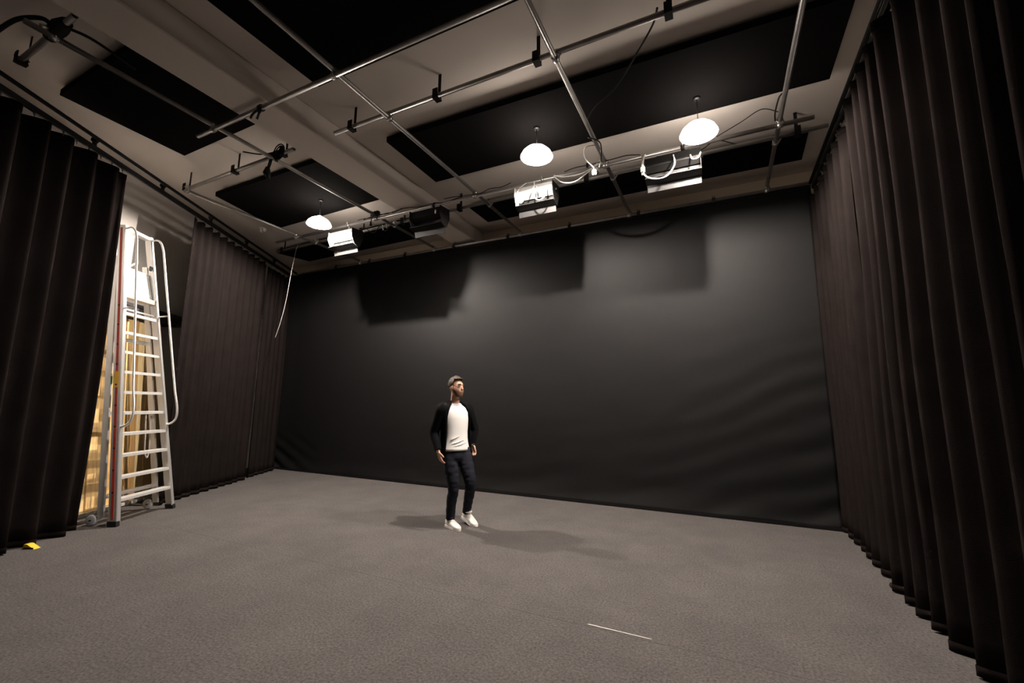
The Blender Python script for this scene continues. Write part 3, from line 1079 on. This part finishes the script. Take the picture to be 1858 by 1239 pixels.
e = empty('timber_rack', LP(1.85, -.5), math.atan2(DL.y, DL.x), label='low grey metal rack under the timber boards', cat='rack')
MB().box((0, 0, .0275), (1.60, .12, .05), ch=.004).build('rack_rail', 'aluminium', e)
for k in range(12):
    MB().box((-.74 + k * .134, -.066, .034), (.06, .012, .03)).build('rack_slot', 'white_enamel', e)
for k in range(3):
    MB().box((0, 0, 0), (1.9, .22 - .03 * k, .05), ch=.003).build(
        'shelf_board', 'dark_board', label='dark board on the wall above the timber, %s' % ['lowest of three', 'middle of three', 'topmost of three'][k],
        cat='board', group='dark boards above the timber', loc=LP(1.95, -NW + (.22 - .03 * k) / 2 + .002, 2.72 + k * .065)).rotation_euler = (
            0, 0, math.atan2(DL.y, DL.x))
for k in range(2):
    MB().box((0, 0, 0), (.03, .2, .03)).build('shelf_bracket', 'black_metal', bpy.data.objects['shelf_board'], loc=(-.7 + 1.4 * k, 0, -.04))
MB().box((0, 0, 0), (1.85, .012, .012)).build('batten', 'dark_board', bpy.data.objects['shelf_board.001'], loc=(0, .08, -.031))
MB().box((0, 0, 0), (1.85, .012, .012)).build('batten', 'dark_board', bpy.data.objects['shelf_board.002'], loc=(0, .06, -.031))

# ------------------------------------------------------------------ small things on the floor
e = empty('door_wedge', LP(.16, .125), math.radians(25), label='small yellow wedge poking out under the left curtain', cat='wedge')
MB().add([(-.06, -.03, 0), (.06, -.03, 0), (.06, .03, 0), (-.06, .03, 0), (-.05, -.03, .045), (-.02, -.03, .045), (-.02, .03, .045), (-.05, .03, .045)],
         [(3, 2, 1, 0), (4, 5, 6, 7), (0, 1, 5, 4), (1, 2, 6, 5), (2, 3, 7, 6), (3, 0, 4, 7)]).build('wedge_block', 'yellow_plastic', e)
MB().box((.0, -.031, .010), (.1, .002, .012)).build('grip_strip', 'black_rubber', e)
MB().add([(-.21, -.0015, 0.0), (.2, -.001, 0.0), (.21, .0025, .0), (-.2, .003, .0), (-.21, -.0015, .003), (.2, -.001, .002), (.21, .0025, .003), (-.2, .003, .005)],
         [(3, 2, 1, 0), (4, 5, 6, 7), (0, 1, 5, 4), (1, 2, 6, 5), (2, 3, 7, 6), (3, 0, 4, 7)]).build(
    'tape_strip', 'white_tape', label='thin pale strip of tape on the carpet seam', cat='tape', loc=(-.69, 3.055, .0005))
e = empty('hem_weight', (X_RC - .045, 4.80, 0), label='small glossy black weight at the foot of the right curtain', cat='weight')
MB().lathe([(.0005, 0), (.045, 0), (.05, .012), (.045, .03), (.02, .04), (.0005, .042)], 18).build('weight_body', 'black_plastic', e)
MB().ball((0, 0, .05), .016, 10, 8).build('knob', 'coupler_steel', e)

# ------------------------------------------------------------------ person walking
def person():
    FD = V((.53, -.848, 0))             # way the body faces
    SL = V((.848, .53, 0))              # towards the person's left
    UP = V((0, 0, 1))
    root = empty('person', (-2.981, 4.551, 0), math.atan2(.54795, .83651),
                 label='person walking in open black jacket, white tee, navy trousers and white trainers', cat='person')

    def limb(mb, joints, radii, seg=14, n=5):
        pts, rs = [], []
        sp = spline(joints, n)
        m = len(joints) - 1
        for k, p in enumerate(sp):
            f = k / (len(sp) - 1) * m
            i = min(int(f), m - 1)
            pts.append(p)
            rs.append(radii[i] + (radii[i + 1] - radii[i]) * (f - i))
        mb.tube(pts, rs, seg)
        return mb

    def torso_c(z):
        """centre line of the trunk"""
        return V((.02 - .03 * max(0, z - .9) / .55, .0 + .012 * math.sin((z - .9) * 5), z))

    shR, elR, wrR = V((-.165, -.085, 1.405)), V((-.245, -.045, 1.115)), V((-.185, -.155, .905))
    shL, elL, wrL = V((.150, .105, 1.405)), V((.245, .185, 1.15)), V((.222, .150, .965))
    hpR, knR, anR = V((-.062, -.035, .90)), V((.004, -.075, .48)), V((-.025, .035, .085))
    hpL, knL, anL = V((.098, .045, .90)), V((.205, -.055, .505)), V((.175, .185, .125))
    HC_ = V((.0, -.035, 1.665))
    HF = V((.74, -.67, 0)).normalized()
    HL = V((.67, .74, 0)).normalized()

    # ---- body, one continuous surface
    b = MB()
    b.loft([(torso_c(z), SL, FD, ru, rv) for z, ru, rv in
            ((.84, .10, .085), (.92, .145, .10), (1.02, .135, .095), (1.12, .13, .09), (1.25, .15, .105), (1.36, .155, .10),
             (1.425, .12, .075), (1.46, .065, .06))], 20)
    limb(b, [V((-.01, 0, 1.44)), V((-.008, -.02, 1.52)), V((-.002, -.025, 1.60))], [.062, .054, .056])
    MH = Matrix((HL, -HF, UP)).transposed()
    # skull, face, jaw
    b.ball(HC_ + V((0, 0, .030)) - HF * .012, (.074, .094, .092), 20, 14, MH)
    b.loft([(HC_ + HF * a + UP * z, HL, HF, ru, rv) for z, a, ru, rv in
            ((-.118, .045, .028, .026), (-.105, .036, .045, .048), (-.075, .022, .060, .070), (-.035, .012, .067, .083), (.01, .004, .071, .090),
             (.05, -.004, .072, .090))], 20)
    b.ball(HC_ + HF * .098 + UP * -.022, (.013, .02, .016), 10, 8, MH)
    b.tube([HC_ + HF * .088 + UP * .018, HC_ + HF * .104 + UP * -.018], [.009, .012], 8)
    b.ball(HC_ + HF * .086 + UP * .030, (.055, .012, .010), 10, 8, MH)
    for s in (-1, 1):
        b.ball(HC_ + HL * (s * .074) + UP * -.012 - HF * .008, (.010, .022, .032), 10, 8, MH)
    # arms
    limb(b, [shR * .9 + torso_c(1.40) * .1, elR, wrR], [.05, .038, .026])
    limb(b, [shL * .9 + torso_c(1.40) * .1, elL, wrL], [.05, .038, .026])
    # legs inside the trousers
    limb(b, [hpR, knR, (knR + anR) / 2 + V((-.004, .016, 0)), anR], [.065, .040, .034, .030])
    limb(b, [hpL, knL, (knL + anL) / 2 + V((.0, .02, 0)), anL], [.065, .040, .034, .030])

    def hand(w, down, palm_n, thumb_dir):
        """w wrist, down = towards the fingertips, palm_n = palm normal, thumb_dir = to the thumb side"""
        down, palm_n, thumb_dir = down.normalized(), palm_n.normalized(), thumb_dir.normalized()
        b.loft([(w + down * k, thumb_dir, palm_n, ru, rv) for k, ru, rv in
                ((-.02, .024, .019), (.01, .026, .018), (.045, .038, .017), (.085, .041, .015), (.10, .036, .012))], 14)
        for q, (o, ln) in enumerate(((.029, .072), (.010, .082), (-.010, .076), (-.028, .060))):
            p0 = w + down * .085 + thumb_dir * o
            p1 = p0 + down * ln * .45 + palm_n * .008
            p2 = p1 + (down * .75 + palm_n * .65).normalized() * ln * .32
            p3 = p2 + (down * .35 + palm_n * .95).normalized() * ln * .25
            b.tube([p0, p1, p2, p3], [.0095, .009, .0085, .0065], 8)
        t0 = w + down * .025 + thumb_dir * .028
        t1 = t0 + (down * .6 + thumb_dir * .7 + palm_n * .3).normalized() * .036
        t2 = t1 + (down * .9 + thumb_dir * .15 + palm_n * .4).normalized() * .034
        b.tube([w + down * .012 + thumb_dir * .012, t0, t1, t2], [.012, .0125, .011, .008], 8)

    hand(wrR, V((.04, -.05, -.13)), SL, FD)
    hand(wrL, V((.05, -.03, -.14)), -SL, FD)
    me = b.mesh('body')
    tmp = bpy.data.objects.new('body', me)
    COL.objects.link(tmp)
    rm = tmp.modifiers.new('r', 'REMESH')
    rm.mode = 'VOXEL'
    rm.voxel_size = .0058
    sm = tmp.modifiers.new('s', 'SMOOTH')
    sm.iterations = 3
    sm.factor = .5
    dg = bpy.context.evaluated_depsgraph_get()
    me2 = bpy.data.meshes.new_from_object(tmp.evaluated_get(dg))
    tmp.modifiers.clear()
    tmp.data = me2
    me2.polygons.foreach_set('use_smooth', [True] * len(me2.polygons))
    me2.materials.clear()
    me2.materials.append(MATS['skin'])
    tmp.parent = root
    body = tmp

    # ---- face details
    for s in (-1, 1):
        c = HC_ + HF * .079 + HL * (s * .031) + UP * .006
        ey = MB().ball(c, .011, 10, 8).build('eye', 'eye_white', root)
        MB().ball(c + HF * .0085, .0062, 8, 6).build('iris', 'eye_dark', ey)
        MB().tube(spline([HC_ + HF * .093 + HL * (s * .014) + UP * .032, HC_ + HF * .094 + HL * (s * .034) + UP * .038,
                          HC_ + HF * .080 + HL * (s * .054) + UP * .030], 4), .0055, 6).build('eyebrow', 'hair', root)
    MB().ball(HC_ + HF * .087 + UP * -.064, (.024, .008, .007), 10, 8, MH).build('mouth', 'lips', root)
    # hair cap and short beard as shells over the head
    hb = MB()
    seg, rg = 28, 14
    vs = []
    for j in range(rg + 1):
        a = PI * .60 * j / rg
        for k in range(seg):
            t = 2 * PI * k / seg
            x, y, z = math.sin(a) * math.cos(t), math.sin(a) * math.sin(t), math.cos(a)
            # hairline: high on the forehead (y<0 in head frame is the face)
            lim = -.45 if y > -.1 else -.45 + 1.05 * min(1, (-y - .1) / .35)
            z = max(z, lim)
            k_ = 1.0 + .05 * noise.noise(V((x * 4, y * 4, z * 4)))
            vs.append(HC_ + V((0, 0, .034)) - HF * .012 + MH @ V((x * .083 * k_, y * .103 * k_, z * .104 * k_ + (.008 if y < 0 else 0))))
    fs = [(j * seg + k, (j + 1) * seg + k, (j + 1) * seg + (k + 1) % seg, j * seg + (k + 1) % seg) for j in range(rg) for k in range(seg)]
    hb.add(vs, fs, True)
    ho = hb.build('hair', 'hair', root)
    ho.modifiers.new('t', 'SOLIDIFY').thickness = .006
    bb = MB()
    vs = []
    nk, nj = 20, 6
    rows = ((-.122, .045, .034, .032), (-.108, .036, .050, .054), (-.085, .025, .060, .069), (-.072, .021, .064, .075), (-.05, .016, .069, .082), (-.03, .011, .0715, .086))
    for j, (z, a_, ru, rv) in enumerate(rows):
        for k in range(nk + 1):
            t = PI * k / nk
            side = abs(math.cos(t))
            zz = z + (.045 * (side ** 3) if j == len(rows) - 1 else 0) - (.022 if j == len(rows) - 1 and side < .5 else 0) - (.012 if j == len(rows) - 2 and side < .5 else 0)
            vs.append(HC_ + HF * a_ + UP * zz + HL * (math.cos(t) * ru) + HF * (math.sin(t) * rv))
    fs = [(j * (nk + 1) + k, j * (nk + 1) + k + 1, (j + 1) * (nk + 1) + k + 1, (j + 1) * (nk + 1) + k) for j in range(len(rows) - 1) for k in range(nk)]
    bb.add(vs, fs, True)
    bo = bb.build('beard', 'beard', root)
    bo.modifiers.new('t', 'SOLIDIFY').thickness = .004

    # ---- white tee
    seg = 40
    rows = ((.905, .176, .125), (.93, .172, .122), (.98, .162, .117), (1.05, .155, .114), (1.12, .156, .116), (1.20, .165, .121), (1.28, .172, .125), (1.36, .170, .118),
            (1.415, .140, .098), (1.445, .095, .075), (1.468, .070, .062))
    vs = []
    for j, (z, ru, rv) in enumerate(rows):
        for k in range(seg):
            t = 2 * PI * k / seg
            fold = 1 + (.045 if z < 1.1 else .015) * noise.noise(V((math.cos(t) * 1.3, z * 16 + math.sin(t) * 2.5, 3)))
            vs.append(torso_c(z) + SL * (math.cos(t) * ru * fold) + FD * (math.sin(t) * rv * fold))
    fs = [(j * seg + k, j * seg + (k + 1) % seg, (j + 1) * seg + (k + 1) % seg, (j + 1) * seg + k) for j in range(len(rows) - 1) for k in range(seg)]
    tee = MB().add(vs, fs, True).build('tee_shirt', 'shirt_white', root)
    tee.modifiers.new('t', 'SOLIDIFY').thickness = .003
    MB().tube([torso_c(1.468) + SL * (math.cos(a) * .071) + FD * (math.sin(a) * .063) for a in [2 * PI * k / 20 for k in range(20)]], .006, 6,
              closed=True).build('neck_band', 'shirt_white', tee)
    for z, ang, ln in ((.985, 2.3, .10), (.955, 2.2, .12), (1.03, 2.4, .07)):
        pts = [torso_c(z + .01 * q) + SL * (math.cos(ang - q * ln * 2) * .170) + FD * (math.sin(ang - q * ln * 2) * .122) for q in range(6)]
        MB().tube(pts, [.003, .006, .007, .006, .004, .002], 6).build('fold', 'shirt_white', tee)

    # ---- open jacket: trunk shell from one front edge round the back to the other
    nk = 30
    rows = ((.86, .205, .150, 66), (.92, .200, .147, 64), (1.0, .190, .142, 62), (1.1, .186, .140, 60), (1.2, .190, .143, 58), (1.3, .192, .144, 54), (1.38, .182, .132, 48),
            (1.43, .145, .105, 46), (1.465, .098, .085, 50), (1.50, .082, .078, 56))
    vs = []
    for z, ru, rv, op in rows:
        a0, a1 = PI / 2 + math.radians(op), PI / 2 + 2 * PI - math.radians(op + 4)
        for k in range(nk + 1):
            t = a0 + (a1 - a0) * k / nk
            f = 1 + .03 * noise.noise(V((math.cos(t) * 2, math.sin(t) * 2, z * 5)))
            vs.append(torso_c(z) + SL * (math.cos(t) * ru * f) + FD * (math.sin(t) * rv * f))
    fs = [(j * (nk + 1) + k, j * (nk + 1) + k + 1, (j + 1) * (nk + 1) + k + 1, (j + 1) * (nk + 1) + k) for j in range(len(rows) - 1) for k in range(nk)]
    jk = MB().add(vs, fs, True).build('jacket', 'jacket_black', root)
    jk.modifiers.new('t', 'SOLIDIFY').thickness = .008
    for sh, el, wr in ((shR, elR, wrR), (shL, elL, wrL)):
        s_ = MB()
        inn = sh * .72 + torso_c(1.39) * .28
        end = wr + (el - wr) * .06
        limb(s_, [inn, sh + V((0, 0, -.012)), (sh + el) / 2, el, (el + wr) / 2, end], [.072, .078, .066, .059, .050, .040], 16, 5)
        s_.build('sleeve', 'jacket_black', jk)
        c0, c1 = end + (el - wr) * .05, end
        MB().tube([c0, c1 + (c1 - c0) * .1], .042, 14).build('cuff', 'jacket_black', jk)
    # ---- watch on the left wrist
    d = (wrL - elL).normalized()
    wt = MB().tube([wrL + d * .004, wrL + d * .020], .030, 14).build('watch', 'watch_metal', root)
    MB().ball(wrL + d * .012 + V((.022, -.02, .008)), (.014, .014, .014), 8, 6).build('watch_face', 'black_plastic', wt)

    # ---- trousers: seat and two legs
    tr = MB()
    tr.loft([(torso_c(z) + V((.0, 0, 0)), SL, FD, ru, rv) for z, ru, rv in
             ((.775, .10, .095), (.82, .165, .118), (.88, .166, .116), (.93, .150, .106), (.985, .142, .10))], 24)
    limb(tr, [hpR + V((0, 0, .01)), (hpR + knR) / 2 + V((0, -.01, 0)), knR, (knR + anR) / 2 + V((-.004, .016, 0)), anR + V((0, 0, .01))],
         [.096, .087, .068, .060, .052], 18, 5)
    limb(tr, [hpL + V((0, 0, .01)), (hpL + knL) / 2 + V((.008, -.02, 0)), knL, (knL + anL) / 2 + V((.0, .02, 0)), anL + V((0, 0, .01))],
         [.096, .087, .068, .060, .052], 18, 5)
    to = bpy.data.objects.new('trousers', tr.mesh('trousers'))
    COL.objects.link(to)
    rm = to.modifiers.new('r', 'REMESH')
    rm.mode = 'VOXEL'
    rm.voxel_size = .009
    sm = to.modifiers.new('s', 'SMOOTH')
    sm.iterations = 4
    dg = bpy.context.evaluated_depsgraph_get()
    m3 = bpy.data.meshes.new_from_object(to.evaluated_get(dg))
    # soft cloth creases
    for vtx in m3.vertices:
        p = vtx.co
        vtx.co += vtx.normal * (.007 * noise.noise(V((p.x * 7, p.y * 7, p.z * 26))))
    to.modifiers.clear()
    to.data = m3
    m3.polygons.foreach_set('use_smooth', [True] * len(m3.polygons))
    m3.materials.clear()
    m3.materials.append(MATS['trouser_navy'])
    to.parent = root
    MB().tube([torso_c(.965) + SL * (math.cos(a) * .150) + FD * (math.sin(a) * .106) for a in [2 * PI * k / 24 for k in range(24)]], .010, 6,
              closed=True).build('waistband', 'trouser_navy', to)

    # ---- trainers
    def shoe(an, heading, pitch, lift):
        e_ = V(heading).normalized()
        sd = V((-e_.y, e_.x, 0))
        base = V((an.x, an.y, lift)) - e_ * .055
        R_ = Matrix.Rotation(pitch, 3, sd)

        def P(a, z):
            return base + R_ @ (e_ * a + UP * z)
        up = R_ @ UP
        m = MB()
        prof = ((-.012, .045, .028, .032), (.005, .056, .036, .050), (.05, .062, .039, .056), (.10, .052, .041, .046), (.15, .042, .046, .036), (.20, .034, .047, .028),
                (.245, .028, .038, .022), (.268, .024, .018, .014))
        m.loft([(P(a, z), sd, up, ru, rv) for a, z, ru, rv in prof], 18, power=2.6)
        so = m.build('shoe', 'shoe_white', root)
        sl = MB()
        out = [(-.022, .020), (-.012, .034), (.03, .040), (.09, .038), (.15, .046), (.20, .048), (.25, .036), (.275, .014)]
        ring = [(a, b_) for a, b_ in out] + [(a, -b_) for a, b_ in reversed(out)]
        vs = [P(a, 0) + sd * b_ for a, b_ in ring] + [P(a, .024) + sd * b_ for a, b_ in ring]
        n = len(ring)
        sl.add(vs, [tuple(range(n)), tuple(range(2 * n - 1, n - 1, -1))] + [(i, i + n, (i + 1) % n + n, (i + 1) % n) for i in range(n)])
        sl.build('sole', 'shoe_white', so)
        col = MB().tube([P(.055 + .05 * math.cos(a), .108 + .012 * math.cos(a)) + sd * (.042 * math.sin(a)) for a in [2 * PI * k / 16 for k in range(16)]], .009, 6, closed=True)
        col.build('collar', 'shoe_white', so)
        for k in range(4):
            a = .105 + .022 * k
            z = .096 - .010 * k
            MB().tube([P(a, z - .008) - sd * .022, P(a + .004, z + .003), P(a, z - .008) + sd * .022], .0035, 6).build('lace', 'shoe_white', so)
        MB().box(P(.085, .112), (.03, .03, .04), R_).build('tongue', 'shoe_white', so)
    shoe(anR, (.53, -.848, 0), 0.0, 0.001)
    shoe(anL, (.56, -.83, 0), math.radians(14), .055)
    return root


person()
